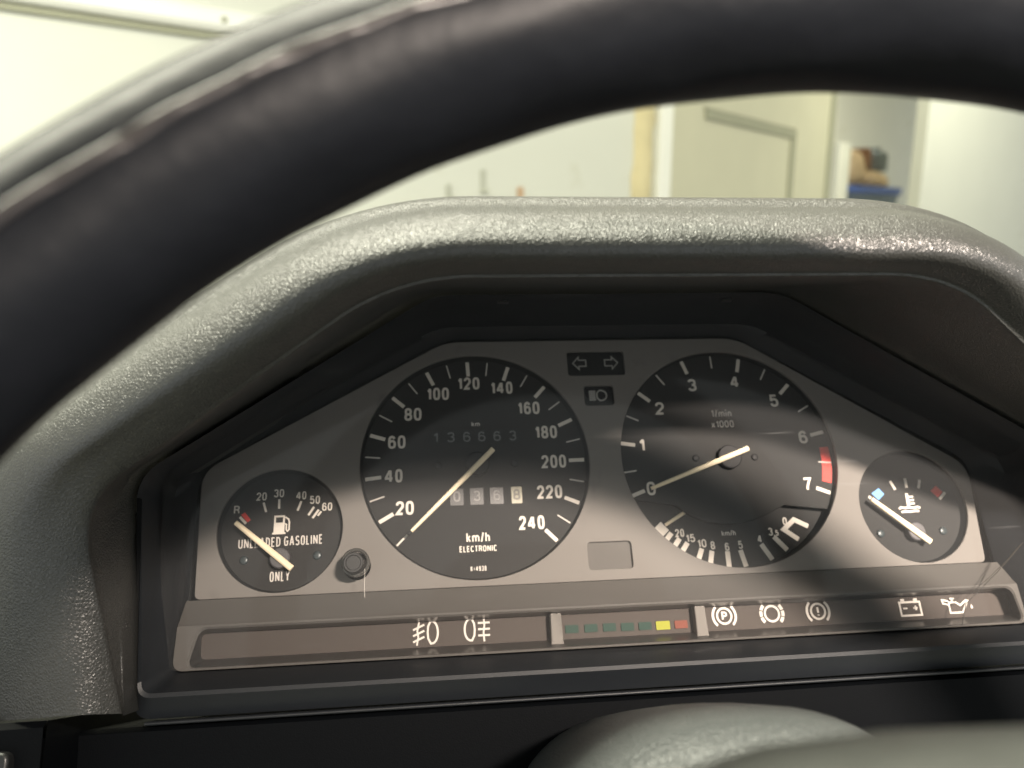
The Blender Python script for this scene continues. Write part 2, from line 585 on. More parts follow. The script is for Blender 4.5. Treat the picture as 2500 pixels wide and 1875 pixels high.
# painted rail along the wall, upper left of the view
r = thing('wall_rail', 'white painted rail running along the pale wall at upper left', 'rail', WALL)
rb = MB()
rb.loft([[(-2400, y, z), (2530, y, z)] for y, z in ((-1, 1712), (-34, 1716), (-46, 1730), (-46, 1760), (-30, 1778), (-1, 1784))], False)
rb.build('rail_body', 'rail_paint', r)
rl = MB()
rl.box(-2400, 2530, -16, -1, 1696, 1710)
rl.build('lower_bead', 'dark_beige', r)
for x in (-800, 640, 2000):
    MB().disc(x, 1745, 9, -50, -46, 16).build('screw', 'dark_beige', r)

# foam joint, jamb, door leaf standing open
fm = MB()
prev = []
A, B = [], []
for i in range(60):
    z = i * 49
    A.append((2405 + random.uniform(-10, 8), z))
    B.append((2518 + random.uniform(-8, 12), z))
fm.loft([[(x, -1, z) for x, z in A], [(x + 22, -26 - random.uniform(0, 10), z) for x, z in A],
         [(x - 22, -26 - random.uniform(0, 10), z) for x, z in B], [(x, -1, z) for x, z in B]], False)
o = fm.build('foam_joint', 'foam', None, True)
o.matrix_world = WALL
o['label'] = 'yellowed foam joint running up the wall beside the door jamb'
o['category'] = 'foam joint'
jm = thing('door_jamb', 'white door jamb between the yellow foam and the open door', 'door jamb', WALL)
MB().box(2546, 2634, -30, 190, 0, 2300).build('post', 'trim_paint', jm, bevel=6)
MB().box(2546, 5120, -30, 190, 2302, 2400).build('lintel', 'trim_paint', jm, bevel=6)

aa = math.radians(41.6)
DOOR = Matrix(((math.sin(aa), -math.cos(aa), 0, 0.738), (math.cos(aa), math.sin(aa), 0, 3.592), (0, 0, 1, 0), (0, 0, 0, 1)))
dr = thing('panelled_door', 'beige door leaf with a recessed panel, standing open behind the cowl', 'door', DOOR)
MB().box(20, 2045, 14, 55, 20, 2250).build('leaf', 'door_paint', dr)
MB().box(20, 300, 0, 13, 20, 2250).build('stile', 'door_paint', dr, bevel=3)
MB().box(1500, 2040, 0, 13, 20, 2250).build('stile', 'door_paint', dr, bevel=3)
MB().box(302, 1498, 0, 13, 1725, 2250).build('rail', 'door_paint', dr, bevel=3)
MB().box(302, 1498, 0, 13, 20, 640).build('rail', 'door_paint', dr, bevel=3)
MB().box(340, 1496, 1, 13, 1672, 1724).build('moulding', 'dark_beige', dr, bevel=4)  # darker strip painting in the shadow of the panel groove
MB().box(1440, 1497, 1, 13, 642, 1671).build('moulding', 'dark_beige', dr, bevel=4)  # upright length of the painted groove shadow
MB().box(2049, 2110, -10, 60, 20, 2250).build('gap_shade', 'dark_beige', dr, bevel=4)  # dark strip standing in for the shaded gap beside the leaf

# things stacked in the store beyond the opening
sh = thing('store_shelf', 'pale wooden shelf in the store, carrying the blue tub', 'shelf', WALL)
MB().box(5000, 6500, 560, 1150, 1130, 1160).build('board', 'shelf_wood', sh, bevel=3)
MB().box(5010, 5070, 570, 1140, 0, 1128).build('leg', 'shelf_wood', sh, bevel=3)
MB().box(6430, 6490, 570, 1140, 0, 1128).build('leg', 'shelf_wood', sh, bevel=3)
MB().box(5060, 5215, 560, 620, 1162, 1740).build('upright', 'trim_paint', sh, bevel=4)
tb = thing('storage_tub', 'blue plastic storage tub on the shelf in the store', 'tub', WALL)
ol = [fillet([(a, b, 60) for a, b in ((5265 + k, 1120 - k), (6105 - k, 1120 - k), (6105 - k, 605 + k), (5265 + k, 605 + k))], 5) for k in (40, 0)]
t0 = MB()
t0.loft([[(x, y, 1162) for x, y in ol[0]], [(x, y, 1398) for x, y in ol[1]], [(x, y, 1398) for x, y in fillet([(5285, 1100, 50), (6085, 1100, 50), (6085, 625, 50), (5285, 625, 50)], 5)]], True, True)
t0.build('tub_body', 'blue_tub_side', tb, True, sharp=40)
rim0 = fillet([(5248, 1137, 70), (6122, 1137, 70), (6122, 588, 70), (5248, 588, 70)], 5)
rim1 = fillet([(5285, 1100, 50), (6085, 1100, 50), (6085, 625, 50), (5285, 625, 50)], 5)
MB().loft([[(x, y, 1400) for x, y in rim0], [(x, y, 1455) for x, y in rim0], [(x, y, 1455) for x, y in rim1], [(x, y, 1400) for x, y in rim1], [(x, y, 1400) for x, y in rim0]]).build('tub_rim', 'blue_tub', tb, bevel=6)


def lump(name, m, c, s, label, cat, seed, ez=2.6):
    rnd = random.Random(seed)
    ph = [rnd.uniform(0, 6.28) for _ in range(6)]
    rings = []
    for k in range(1, 12):
        t = math.pi * k / 12
        ring = []
        for i in range(24):
            a = 2 * math.pi * i / 24
            q = 1 + 0.07 * math.sin(3 * a + ph[0] + k * 0.5) + 0.05 * math.sin(5 * a + ph[1] - k * 0.8)
            sx = math.copysign(abs(math.sin(t)) ** (2 / ez), math.sin(t)) * q
            ring.append((c[0] + s[0] * sx * math.copysign(abs(math.cos(a)) ** 0.75, math.cos(a)),
                         c[1] + s[1] * sx * math.copysign(abs(math.sin(a)) ** 0.75, math.sin(a)),
                         c[2] + s[2] * math.copysign(abs(math.cos(t)) ** (2 / ez), -math.cos(t)) * (1 + 0.04 * math.sin(2 * a + ph[2]))))
        rings.append(ring)
    b = MB()
    b.loft(rings, True, True, True)
    ob = b.build(name, m, None, True)
    ob.matrix_world = WALL
    ob['label'] = label
    ob['category'] = cat
    return ob


lump('sack', 'sack', (5480, 820, 1585), (170, 190, 150), 'tall beige sack standing in the blue tub', 'sack', 3)
lump('sack', 'sack', (5830, 800, 1510), (200, 180, 75), 'low beige sack lying in the blue tub under the brown box', 'sack', 5)
bx = thing('carton', 'small brown carton perched on the low sack in the store', 'carton', WALL @ Matrix.Translation((5.76, 0.80, 1.59)) @ Matrix.Rotation(0.35, 4, 'Z') @ Matrix.Rotation(0.12, 4, 'Y'))
MB().box(-85, 85, -80, 80, 0, 145).build('carton_body', 'brown', bx, bevel=3)
MB().box(-88, 88, -83, -2, 147, 151).build('flap', 'brown', bx)
MB().box(-88, 88, 2, 83, 147, 151).build('flap', 'brown', bx)
cn = thing('canister', 'slate grey canister standing beside the brown carton', 'canister', WALL @ Matrix.Translation((6.0, 0.80, 1.588)))
MB().loft([[(r_ * math.cos(i * math.pi / 12), r_ * math.sin(i * math.pi / 12), z) for i in range(24)] for r_, z in ((95, 0), (100, 8), (100, 120), (80, 150), (42, 160))], True, True, True).build('can_body', 'slate', cn, True, sharp=50)
MB().loft([[(r_ * math.cos(i * math.pi / 12), r_ * math.sin(i * math.pi / 12), z) for i in range(24)] for r_, z in ((40, 161), (40, 185))], True, True, True).build('cap', 'slate', cn, bevel=3)

# stains and a rusty bracket on the wall just above the cowl
st = thing('wall_hook', 'rusty little hook on the pale wall just above the cowl', 'hook', WALL)
MB().box(1755, 1785, -8, -1, 1225, 1305).build('hook_plate', 'rust', st, bevel=2)
MB().box(1763, 1777, -45, -8.5, 1232, 1246).build('hook_arm', 'rust', st, bevel=2)
for x, z, h in ((1433, 1245, 60), (1590, 1275, 90)):
    b = thing('wall_hook', 'dark little hook on the pale wall, %s' % ('leftmost of the three' if x < 1500 else 'middle of the three'), 'hook', WALL)
    MB().box(x - 11, x + 11, -7, -1, z, z + h).build('hook_plate', 'stain', b, bevel=2)
    MB().box(x - 6, x + 6, -38, -7.5, z + 4, z + 16).build('hook_arm', 'stain', b, bevel=2)

# ------------------------------------------------------------------ frames of the car interior (metres)
DASH = Matrix(((0.99455, -0.08900, -0.05425, 0.03946), (0.10422, 0.84046, 0.53176, 0.30105),
               (-0.00174, -0.53451, 0.84516, 1.05391), (0, 0, 0, 1)))
WHEEL = Matrix(((0.99656, -0.07854, -0.02655, 0.06538), (0.08109, 0.85685, 0.50914, 0.04645),
                (-0.01724, -0.50954, 0.86027, 1.03602), (0, 0, 0, 1)))

# ------------------------------------------------------------------ dashboard: padded cowl and lower panels
dash = thing('dashboard', 'dark grey grained vinyl dashboard with padded cowl over the instruments', 'dashboard', DASH)
# one row per edge line of the padding: bottom, side and top corner on the left (x, y, z, corner radius); mirrored on the right
HALF = {
    'A0': [(-174.5, -3, -86.5, 6), (-176.5, -3, -9, 16), (-72, -3, 61.0, 32)],
    'A': [(-171.1, -34, -87.7, 6), (-177.4, -36, -10.2, 16), (-74.0, -36, 60.4, 34)],
    'A2': [(-171.0, -35, -87.4, 6), (-178.3, -52, -17.5, 24), (-77.8, -80, 40.1, 38)],
    'B': [(-171.1, -36, -87.2, 6), (-179.5, -64, -25.5, 30), (-80.3, -117, 22.6, 62)],
    'B2': [(-171.5, -39, -87.0, 6), (-178.7, -70, -25.3, 31), (-80.8, -122, 21.6, 66)],
    'C': [(-179.2, -46, -86.4, 6), (-185.9, -73, -22.4, 33), (-83.7, -132, 20.8, 72)],
    'D': [(-195.8, -43, -86.7, 6), (-194.8, -73, -22.7, 34), (-86.7, -134, 26.1, 84)],
    'E': [(-215.6, -32, -87.5, 6), (-209.0, -66, -15.0, 38), (-89.4, -129, 35.7, 104)],
    'E2': [(-229.6, -20, -88.1, 6), (-221.9, -54, -6.9, 40), (-91.6, -119, 45.4, 116)],
    'F': [(-246.5, -4, -88.9, 6), (-236.5, -38, 2.2, 42), (-94.2, -105, 57.7, 126)],
    'G': [(-262, 24, -88, 6), (-262, 0, 24, 50), (-98, -40, 88, 130)],
    'H': [(-300, 110, -88, 6), (-300, 100, 60, 60), (-108, 84, 150, 130)],
}


def arch(cs, seg=14, span=9):
    """open arch: bottom left, side, top, top, side, bottom right, with rounded corners"""
    cs = list(cs) + [(-x, y, z, r_) for x, y, z, r_ in cs[::-1]]
    P = [Vector(c[:3]) for c in cs]
    out = [P[0]]
    last = P[0]
    for i in range(1, 5):
        da, db = P[i - 1] - P[i], P[i + 1] - P[i]
        la, lb = da.length, db.length
        half = da.angle(db) / 2
        t = min(cs[i][3] / math.tan(half), la * 0.46, lb * 0.46)
        s0 = P[i] + da.normalized() * t
        e0 = P[i] + db.normalized() * t
        for k in range(1, span):
            out.append(last.lerp(s0, k / span))
        for k in range(seg + 1):
            u = k / seg
            out.append(s0 * (1 - u) ** 2 + P[i] * 2 * u * (1 - u) + e0 * u * u)
        last = e0
    for k in range(1, span + 1):
        out.append(last.lerp(P[5], k / span))
    return out


rings = [arch(HALF[k]) for k in ('A0', 'A', 'A2', 'B', 'B2', 'C', 'D', 'E', 'E2', 'F', 'G', 'H')]
fine = [catmull(list(c), 5) for c in zip(*rings)]
rings = list(zip(*fine))
cw = MB()
cw.loft([[tuple(p) for p in r_] for r_ in rings], False)
cw.build('cowl', 'vinyl', dash, True)

lp = MB()
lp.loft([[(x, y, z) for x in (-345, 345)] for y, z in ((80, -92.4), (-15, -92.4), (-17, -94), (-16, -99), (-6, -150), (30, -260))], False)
lp.build('lower_panel', 'black_shaded', dash, True, sharp=40)
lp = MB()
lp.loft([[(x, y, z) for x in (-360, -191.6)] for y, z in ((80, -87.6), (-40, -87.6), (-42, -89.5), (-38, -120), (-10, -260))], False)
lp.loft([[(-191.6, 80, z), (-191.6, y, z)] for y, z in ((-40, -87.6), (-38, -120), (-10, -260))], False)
lp.build('switch_panel', 'black_shaded', dash, True, sharp=40)
sw = MB()
sw.prism(fillet([(-240, -104.5, 3), (-199, -105, 3), (-199, -95.5, 3), (-240, -94.5, 3)], 4), -44.5, -38)
swo = sw.build('switch', 'window_black', dash, bevel=0.8, label='glossy black fog lamp switch at the lower left')
sy = MB()
for k in range(3):
    sy.stroke([(-211, -99.0 - k * 1.3 + .6), (-206.3, -98.2 - k * 1.3 + .6)], 0.6, -44.8, -44.55)
sy.stroke([(-208.6, -97.2), (-208.0, -102.4)], 0.55, -45.1, -44.82)
sy.build('symbol', 'icon_dim', swo)

# ------------------------------------------------------------------ instrument cluster
clu = thing('instrument_cluster', 'car instrument cluster with four round gauges in a black bezel', 'instrument cluster', DASH)

# bezel: outline rings with their own depth at each corner
def bez(cs):
    return cs


def ring3(cs, seg=8):
    pts = fillet([(x, z, r_) for x, y, z, r_ in cs], seg)
    n = seg + 1
    res = []
    m = len(cs)
    for i, (x, z) in enumerate(pts):
        res.append((x, cs[i // n][1], z))
    return res


BZ = [
    [(-166, 1, -76, 4), (-166, 1, 0, 12), (-66, 1, 56, 26), (66, 1, 56, 26), (164, 1, -6, 12), (164, 1, -76, 4)],
    [(-167, -9, -76, 4), (-167.5, -5, 0, 14), (-68, -5, 58.2, 28), (70, -5, 58.2, 28), (168, -5, -3, 14), (168, -9, -76.2, 4)],
    [(-169.8, -20, -80.6, 4), (-172, -8, -5, 15), (-70, -6, 59.0, 29), (72, -6, 59.0, 29), (173, -8, -7, 15), (172, -20, -80.6, 4)],
    [(-171.0, -23.4, -82.0, 4), (-172.8, -18, -7, 15), (-70, -16, 58.8, 29), (72, -16, 58.8, 29), (173.6, -18, -8, 15), (173, -23.4, -82.0, 4)],
    [(-172, -23.8, -83.4, 5), (-174, -34, -10, 15), (-71, -34, 58.6, 30), (73, -34, 58.6, 30), (174.6, -34, -11, 15), (174, -23.8, -83.4, 5)],
    [(-174.4, -18.5, -88.6, 7), (-174.8, -36, -10.2, 15), (-71, -36, 59.4, 30), (73, -36, 59.4, 30), (175.4, -36, -11, 15), (176.4, -18.5, -88.6, 7)],
    [(-175.2, -17, -90.2, 7), (-175.6, -33, -10, 15), (-71, -33, 60.2, 30), (73, -33, 60.2, 30), (176, -33, -11, 15), (177.2, -17, -90.2, 7)],
    [(-175.2, -8.0, -90.6, 7), (-175.6, -10, -10, 15), (-71, -10, 60.2, 30), (73, -10, 60.2, 30), (176, -10, -11, 15), (177.2, -8, -90.6, 7)],
]
bzb = MB()
bzb.loft([ring3(c) for c in BZ])
bzb.build('bezel', 'black', clu, True, sharp=32)
hs = MB()
hs.prism(fillet([(-170, -88, 4), (-171, -2, 12), (-69, 58, 26), (71, 58, 26), (171, -6, 12), (172, -88, 4)], 6), 12, 46)
hs.loft([[(x, 0.9, z) for x, z in q_] for q_ in (fillet([(-168, -84, 4), (-168, 0, 12), (-67, 57, 26), (67, 57, 26), (168, -5, 12), (168, -84, 4)], 6),)] + [[(x, 12, z) for x, z in fillet([(-170, -88, 4), (-171, -2, 12), (-69, 58, 26), (71, 58, 26), (171, -6, 12), (172, -88, 4)], 6)]])
hs.build('housing', 'dial_wall', clu)
# thin chrome-like lip below the bezel
lip = MB()
lip.loft([[(x, y, z) for x in (-170, 172)] for y, z in ((-12, -90.9), (-19.0, -90.9), (-20.0, -91.5), (-19.0, -92.1), (-12, -92.1))], False)
lip.build('bezel_lip', 'black', clu, True)
# two clips under the hood
for x in (-43, 51):
    MB().box(x - 2.2, x + 2.2, -33, -30.5, 57.7, 58.6).build('clip', 'gloss_black', clu, bevel=0.5)

# --- face plate
SPC, TAC = (-54.6, 0.0), (55.3, 0.0)
FUC, TEC = (-133.2, -24.9), (133.4, -25.2)
circ = lambda c, r_, n=96: [(c[0] + r_ * math.cos(2 * math.pi * i / n), c[1] + r_ * math.sin(2 * math.pi * i / n)) for i in range(n)]
rrect = lambda x0, z0, x1, z1, r_: fillet([(x0, z0, r_), (x1, z0, r_), (x1, z1, r_), (x0, z1, r_)], 5)
plate = fillet([(-163.6, -50.4, 2.5), (-165.0, -0.5, 12), (-66.5, 54.6, 26), (66.5, 54.6, 26), (163, -8.5, 12), (159.5, -50.4, 2.5)], 8)
TW, HW, BW = (-12.6, 37.7, 13.2, 49.1), (-6.3, 23.6, 6.8, 32.8), (-10.9, -46.1, 7.4, -35.1)
KN = (-102.9, -40.6)
filled('face_plate', [plate, circ(SPC, 48), circ(TAC, 48), circ(FUC, 24.3), circ(TEC, 24.3),
                      rrect(*TW, 1.6), rrect(*HW, 1.6), rrect(*BW, 1.8), circ(KN, 5.2, 40)], 0, 1.4, 'plate', clu, 0.25)

# --- strip and frame of the warning lights
fr = MB()
def prof(x0, x1, pz):
    fr.loft([[(x0, y, z), (x1, y, z)] for y, z in pz], False)
fl = [(-163.8, 1.0, -50.9), (159.7, 1.0, -50.9)]
# sloping strip: under the plate, out to the lit edge
fr.loft([[(-166, -1.2, -50.7), (163.6, -1.2, -50.7)], [(-166, -7.6, -59.4), (163.8, -7.6, -59.4)], [(-166, -8.6, -60.2), (163.8, -8.6, -60.2)],
         ], False)
fr.loft([[(-166, 1.4, -50.6), (163.6, 1.4, -50.6)], [(-166, -1.2, -50.7), (163.6, -1.2, -50.7)]], False)
outer = fillet([(-166.4, -75.6, 4), (164.0, -75.6, 4), (163.8, -60.2, 0.5), (-166, -60.2, 0.5)], 8)
q0 = fillet([(-162.0, -74.9, 2.5), (162.8, -74.9, 2.5), (161.2, -60.9, 4), (-158.6, -60.9, 4)], 8)
q1 = fillet([(-161.4, -74.6, 2.5), (162.4, -74.6, 2.5), (160.8, -61.6, 4), (-158.0, -61.6, 4)], 8)
fr.loft([[(x, -8.6, z) for x, z in outer], [(x, -8.9, z) for x, z in q0], [(x, -8.2, z) for x, z in q1]])
fr.build('warning_light_frame', 'strip', clu, True, sharp=30)
rc = MB()
q2 = fillet([(-159.4, -71.9, 2), (165.2, -71.9, 2), (164.6, -62.7, 2.5), (-159.8, -62.7, 2.5)], 8)
rc.loft([[(x, -8.2, z) for x, z in q1], [(x, 0.4, z) for x, z in q2]])
rc.build('recess_wall', 'gloss_black', clu, True, sharp=40)

pan = MB()
pan.prism(q2, 0.3, 1.5)
pan = pan.build('warning_light_panel', 'tell_panel', clu, label='brownish strip of warning light symbols')
for a in (-26.5, 30.9):
    d = MB()
    d.prism([(a - 2.9, -74.4), (a + 2.9, -74.4), (a + 2.3, -72.8), (a + 2.1, -62.2), (a - 2.1, -62.2), (a - 2.3, -72.8)], -4.6, 0.2)
    d.build('divider', 'plate', pan, bevel=0.4)
YP = 0.28
for i, (x, z) in enumerate([(-19.9, -68.2), (-12.3, -68.25), (-4.9, -68.3), (2.3, -68.5), (9.4, -68.55), (16.6, -68.7), (24.0, -68.7)]):
    s = 1.0 if i != 5 else 1.08
    MB().prism(fillet([(x - 2.6 * s, z - 1.5 * s, 0.4), (x + 2.6 * s, z - 1.5 * s, 0.4), (x + 2.6 * s, z + 1.5 * s, 0.4), (x - 2.6 * s, z + 1.5 * s, 0.4)], 3), YP - 0.5, YP - 0.05).build(
        'economy_light', 'led_green' if i < 5 else ('led_yellow' if i == 5 else 'led_red'), pan)


def dshape(cx, cz, w_, h_, flip=1, n=14):
    """outline of a lamp: flat back, bulging front"""
    pts = []
    for i in range(n + 1):
        t = -math.pi / 2 + math.pi * i / n
        pts.append((cx + flip * (w_ * (0.30 + 0.70 * abs(math.cos(t)) ** 0.8) - w_ / 2), cz + h_ / 2 * math.sin(t)))
    for t in (0.55, 0.0, -0.55):
        pts.append((cx - flip * (w_ / 2 - abs(t) * w_ * 0.10), cz + t * h_ / 2))
    return pts


def sym(draw, name='symbol', m='icon', parent=pan, label=None):
    b = MB()
    draw(b)
    return b.build(name, m, parent, label=label)


def s_ffog(b, cx=-76.5, cz=-66.6):
    b.stroke(dshape(cx + 2.6, cz, 3.9, 8.2), 0.75, YP - 0.25, YP - 0.04, True)
    for k in range(3):
        z = cz + 2.2 - k * 2.2
        b.stroke([(cx - 4.9, z - 1.1), (cx - 0.6, z + 0.7)], 0.72, YP - 0.25, YP - 0.04)
    b.stroke([(cx - 3.5, cz - 4.6), (cx - 2.9, cz - 1.6), (cx - 3.3, cz + 0.6), (cx - 2.5, cz + 4.2)], 0.66, YP - 0.48, YP - 0.27)


def s_rfog(b, cx=-56.8, cz=-66.4):
    b.stroke(dshape(cx - 2.9, cz, 3.9, 8.0, -1), 0.75, YP - 0.25, YP - 0.04, True)
    for k in range(3):
        z = cz + 2.3 - k * 2.3
        b.stroke([(cx + 0.3, z), (cx + 4.9, z)], 0.72, YP - 0.25, YP - 0.04)
    b.stroke([(cx + 2.6, cz - 4.6), (cx + 2.4, cz - 1.4), (cx + 2.8, cz + 1.4), (cx + 2.6, cz + 4.6)], 0.66, YP - 0.48, YP - 0.27)


def s_brake(b, cx, cz, pads=False):
    b.ring(cx, cz, 2.55, 3.35, YP - 0.25, YP - 0.04, 36)
    if not pads:
        b.ring(cx, cz, 4.25, 5.2, YP - 0.25, YP - 0.04, 14, -48, 48)
        b.ring(cx, cz, 4.25, 5.2, YP - 0.25, YP - 0.04, 14, 132, 228)
    else:
        for s_ in (0, 180):
            for a in (-48, -17, 14):
                b.ring(cx, cz, 3.95, 5.2, YP - 0.25, YP - 0.04, 6, s_ + a + 3, s_ + a + 29)


sym(s_ffog)
sym(s_rfog)
sym(lambda b: s_brake(b, 42.1, -66.4))
sym(lambda b: s_brake(b, 62.0, -66.5, True))
sym(lambda b: s_brake(b, 81.5, -66.55))
text('symbol_letter', 'P', 42.2, -66.4, 2.3, 3.4, YP - 0.05, 'icon', pan, 0.2)
text('symbol_letter', '!', 81.5, -66.55, 0.9, 4.0, YP - 0.05, 'icon', pan, 0.2)


def s_bat(b, cx=121.2, cz=-67.2):
    b.stroke([(cx - 4.4, cz - 2.9), (cx + 4.4, cz - 2.9), (cx + 4.4, cz + 2.3), (cx - 4.4, cz + 2.3)], 0.8, YP - 0.25, YP - 0.04, True)
    for s_ in (-1, 1):
        b.prism([(cx + s_ * 2.8 - 0.8, cz + 2.75), (cx + s_ * 2.8 + 0.8, cz + 2.75), (cx + s_ * 2.8 + 0.8, cz + 3.7), (cx + s_ * 2.8 - 0.8, cz + 3.7)], YP - 0.25, YP - 0.04)
    b.stroke([(cx - 3.1, cz - 0.1), (cx - 1.3, cz - 0.1)], 0.6, YP - 0.25, YP - 0.04)
    b.stroke([(cx + 1.3, cz - 0.1), (cx + 3.1, cz - 0.1)], 0.6, YP - 0.25, YP - 0.04)
    b.stroke([(cx + 2.2, cz - 1.0), (cx + 2.2, cz + 0.8)], 0.6, YP - 0.48, YP - 0.27)


def s_oil(b, cx=141.6, cz=-67.4):
    b.stroke([(cx - 3.4, cz - 2.6), (cx + 2.0, cz - 2.6), (cx + 5.2, cz + 1.9), (cx + 4.4, cz + 2.1), (cx + 1.6, cz + 0.2), (cx - 0.2, cz + 1.5), (cx - 3.0, cz + 1.5), (cx - 3.4, cz + 0.4)], 0.72, YP - 0.25, YP - 0.04, True)
    b.stroke([(cx - 3.6, cz + 0.6), (cx - 6.0, cz + 1.2), (cx - 6.2, cz + 2.6), (cx - 4.4, cz + 2.3), (cx - 3.2, cz + 1.7)], 0.7, YP - 0.48, YP - 0.27)
    b.stroke([(cx - 1.7, cz + 1.9), (cx - 1.7, cz + 2.9)], 0.7, YP - 0.25, YP - 0.04)
    b.stroke([(cx - 2.7, cz + 3.0), (cx - 0.7, cz + 3.0)], 0.6, YP - 0.48, YP - 0.27)
    b.prism([(cx + 6.2, cz - 1.3), (cx + 6.7, cz - 1.3), (cx + 6.9, cz - 0.7), (cx + 6.4, cz + 0.6), (cx + 5.9, cz - 0.7)], YP - 0.25, YP - 0.04)


sym(s_bat)
sym(s_oil)

# --- small windows in the face plate
tw = MB()
tw.box(TW[0] - 1, TW[2] + 1, 1.5, 2.2, TW[1] - 1, TW[3] + 1)
tw = tw.build('turn_signal_window', 'window_black', clu)
for cx, s_ in ((-6.7, -1), (7.3, 1)):
    b = MB()
    cz = 44.0
    pts = [(3.2, 0), (0.55, 2.9), (0.55, 1.45), (-2.7, 1.45), (-2.7, -1.45), (0.55, -1.45), (0.55, -2.9)]
    b.stroke([(cx + s_ * x, cz + z) for x, z in pts], 0.5, 1.2, 1.45, True)
    b.build('arrow', 'icon_dim', tw)
hw = MB()
hw.box(HW[0] - 1, HW[2] + 1, 1.5, 2.2, HW[1] - 1, HW[3] + 1)
hw = hw.build('high_beam_window', 'window_black', clu)
b = MB()
b.stroke(dshape(1.7, 28.6, 4.4, 4.7), 0.62, 1.2, 1.45, True)
for k in range(5):
    z = 28.6 + 1.9 - k * 0.95
    b.stroke([(-3.9, z), (-1.15 + 0.1 * abs(k - 2), z)], 0.78, 1.2, 1.45)
b.build('symbol', 'icon_dim', hw)
bw = MB()
bw.box(BW[0] - 1, BW[2] + 1, 1.5, 2.2, BW[1] - 1, BW[3] + 1)
bw.build('blank_window', 'window_grey', clu)

# --- trip reset knob through the lens
co = MB()
co.ring(KN[0] + 0.3, KN[1] + 0.4, 4.1, 5.4, -9.8, -7.6, 40)
cob = co.build('knob_collar', 'collar', clu, bevel=0.5)
kb = MB()
kb.loft([[(KN[0] + r_ * math.cos(t), y, KN[1] - 0.2 + r_ * math.sin(t)) for t in [2 * math.pi * i / 36 for i in range(36)]] for r_, y in ((3.9, 6), (3.9, -13.2), (3.5, -14), (2.9, -14), (2.6, -13.5))], True, True, True)
kb.build('trip_reset_knob', 'knob', clu, True, sharp=35)


# --- gauges
YD = 4.0


def gauge(name, c, r_, label, m='dial'):
    b = MB()
    b.disc(c[0], c[1], r_, YD, YD + 1, 96)
    g = b.build(name, m, clu, label=label)
    b = MB()
    n = 96
    ri = [[(c[0] + q * math.cos(2 * math.pi * i / n), y, c[1] + q * math.sin(2 * math.pi * i / n)) for i in range(n)] for q, y in ((r_ + 0.35, 0.5), (r_ + 0.2, 1.2), (r_ - 0.9, YD - 0.05))]
    b.loft(ri)
    b.build('gauge_wall', 'dial_wall', g, True)
    return g


def ticks(g, c, pts, length, width, m='cream', r=None, y=YD, name='tick'):
    for x, z in pts:
        a = math.atan2(z - c[1], x - c[0])
        rr = r if r else math.hypot(x - c[0], z - c[1])
        b = MB()
        ca, sa = math.cos(a), math.sin(a)
        b.stroke([(c[0] + ca * (rr - length / 2), c[1] + sa * (rr - length / 2)), (c[0] + ca * (rr + length / 2), c[1] + sa * (rr + length / 2))], width, y - 0.12, y - 0.03)
        b.build(name, m, g)


def needle(g, tail, tip, w0, w1, y, th=1.3, m='needle'):
    t, p = Vector(tail), Vector(tip)
    d = (p - t).normalized()
    n = Vector((-d.y, d.x))
    b = MB()
    secs = []
    for q, wd_ in ((t, w0), (t + (p - t) * 0.3, w0), (p, w1)):
        secs.append([(*(q + n * wd_ / 2),), (*(q + n * wd_ * 0.28),), (*(q - n * wd_ * 0.28),), (*(q - n * wd_ / 2),)])
    top = [[(x, y + (0.45 if i in (0, 3) else 0), z) for i, (x, z) in enumerate(s_)] + [(s_[3][0], y + th, s_[3][1]), (s_[0][0], y + th, s_[0][1])] for s_ in secs]
    b.loft(top, True, True, True)
    return b.build('needle', m, g)


def hub(g, c, r_, y0, y1, m='hub'):
    b = MB()
    n = 40
    b.loft([[(c[0] + q * math.cos(2 * math.pi * i / n), y, c[1] + q * math.sin(2 * math.pi * i / n)) for i in range(n)] for q, y in ((r_, y1), (r_, y0 + 0.4), (r_ - 0.4, y0), (r_ * 0.3, y0 - 0.05))], True, True, True)
    return b.build('needle_hub', m, g, True, sharp=35)


def screws(g, pts, r_=1.2, m='screw'):
    for x, z in pts:
        b = MB()
        b.disc(x, z, r_, YD - 0.5, YD, 20, 0.5)
        b.build('screw', m, g, True, sharp=60)


# speedometer
sp = gauge('speedometer', SPC, 48, 'speedometer dial marked to 240 km/h with odometer')
ticks(sp, SPC, [(-92.23, -21.56), (-97.53, -4.77), (-95.98, 12.93), (-87.6, 28.78), (-73.82, 39.86), (-56.78, 44.58), (-39.51, 41.77), (-24.95, 32.14), (-14.85, 17.48), (-11.71, 0.43), (-15.19, -16.68), (-24.63, -31.14)], 6.6, 1.55, r=43.1)
ticks(sp, SPC, [(-95.76, -13.45), (-97.81, 4.15), (-92.8, 21.4), (-81.4, 35.32), (-65.58, 43.34), (-48.18, 44.06), (-31.66, 37.74), (-19.03, 25.43), (-12.47, 9.09), (-12.47, -8.41), (-19.03, -24.51)], 6.2, 0.55, m='icon', r=43.3)
ticks(sp, SPC, [(-85.74, -30.73)], 6.0, 0.75, r=43.6)
for t, x, z in [('20', -84.5, -17.54), ('40', -89.02, -3.93), ('60', -87.73, 10.61), ('80', -80.86, 22.76), ('100', -70.04, 31.84), ('120', -56.53, 36.38), ('140', -42.07, 34.05), ('160', -30.71, 24.42), ('180', -23.84, 13.28), ('200', -21.37, 0.15), ('220', -24.11, -12.9), ('240', -32.47, -25.52)]:
    w_ = {2: 7.3, 3: 9.6 if t[0] == '1' else 10.6}[len(t)]
    text('numeral', t, x, z, w_, 5.7, YD - 0.04, 'cream', sp, 0.175)
text('lettering', 'km', -54.1, 17.72, 3.6, 2.2, YD - 0.04, 'icon', sp, 0.16)
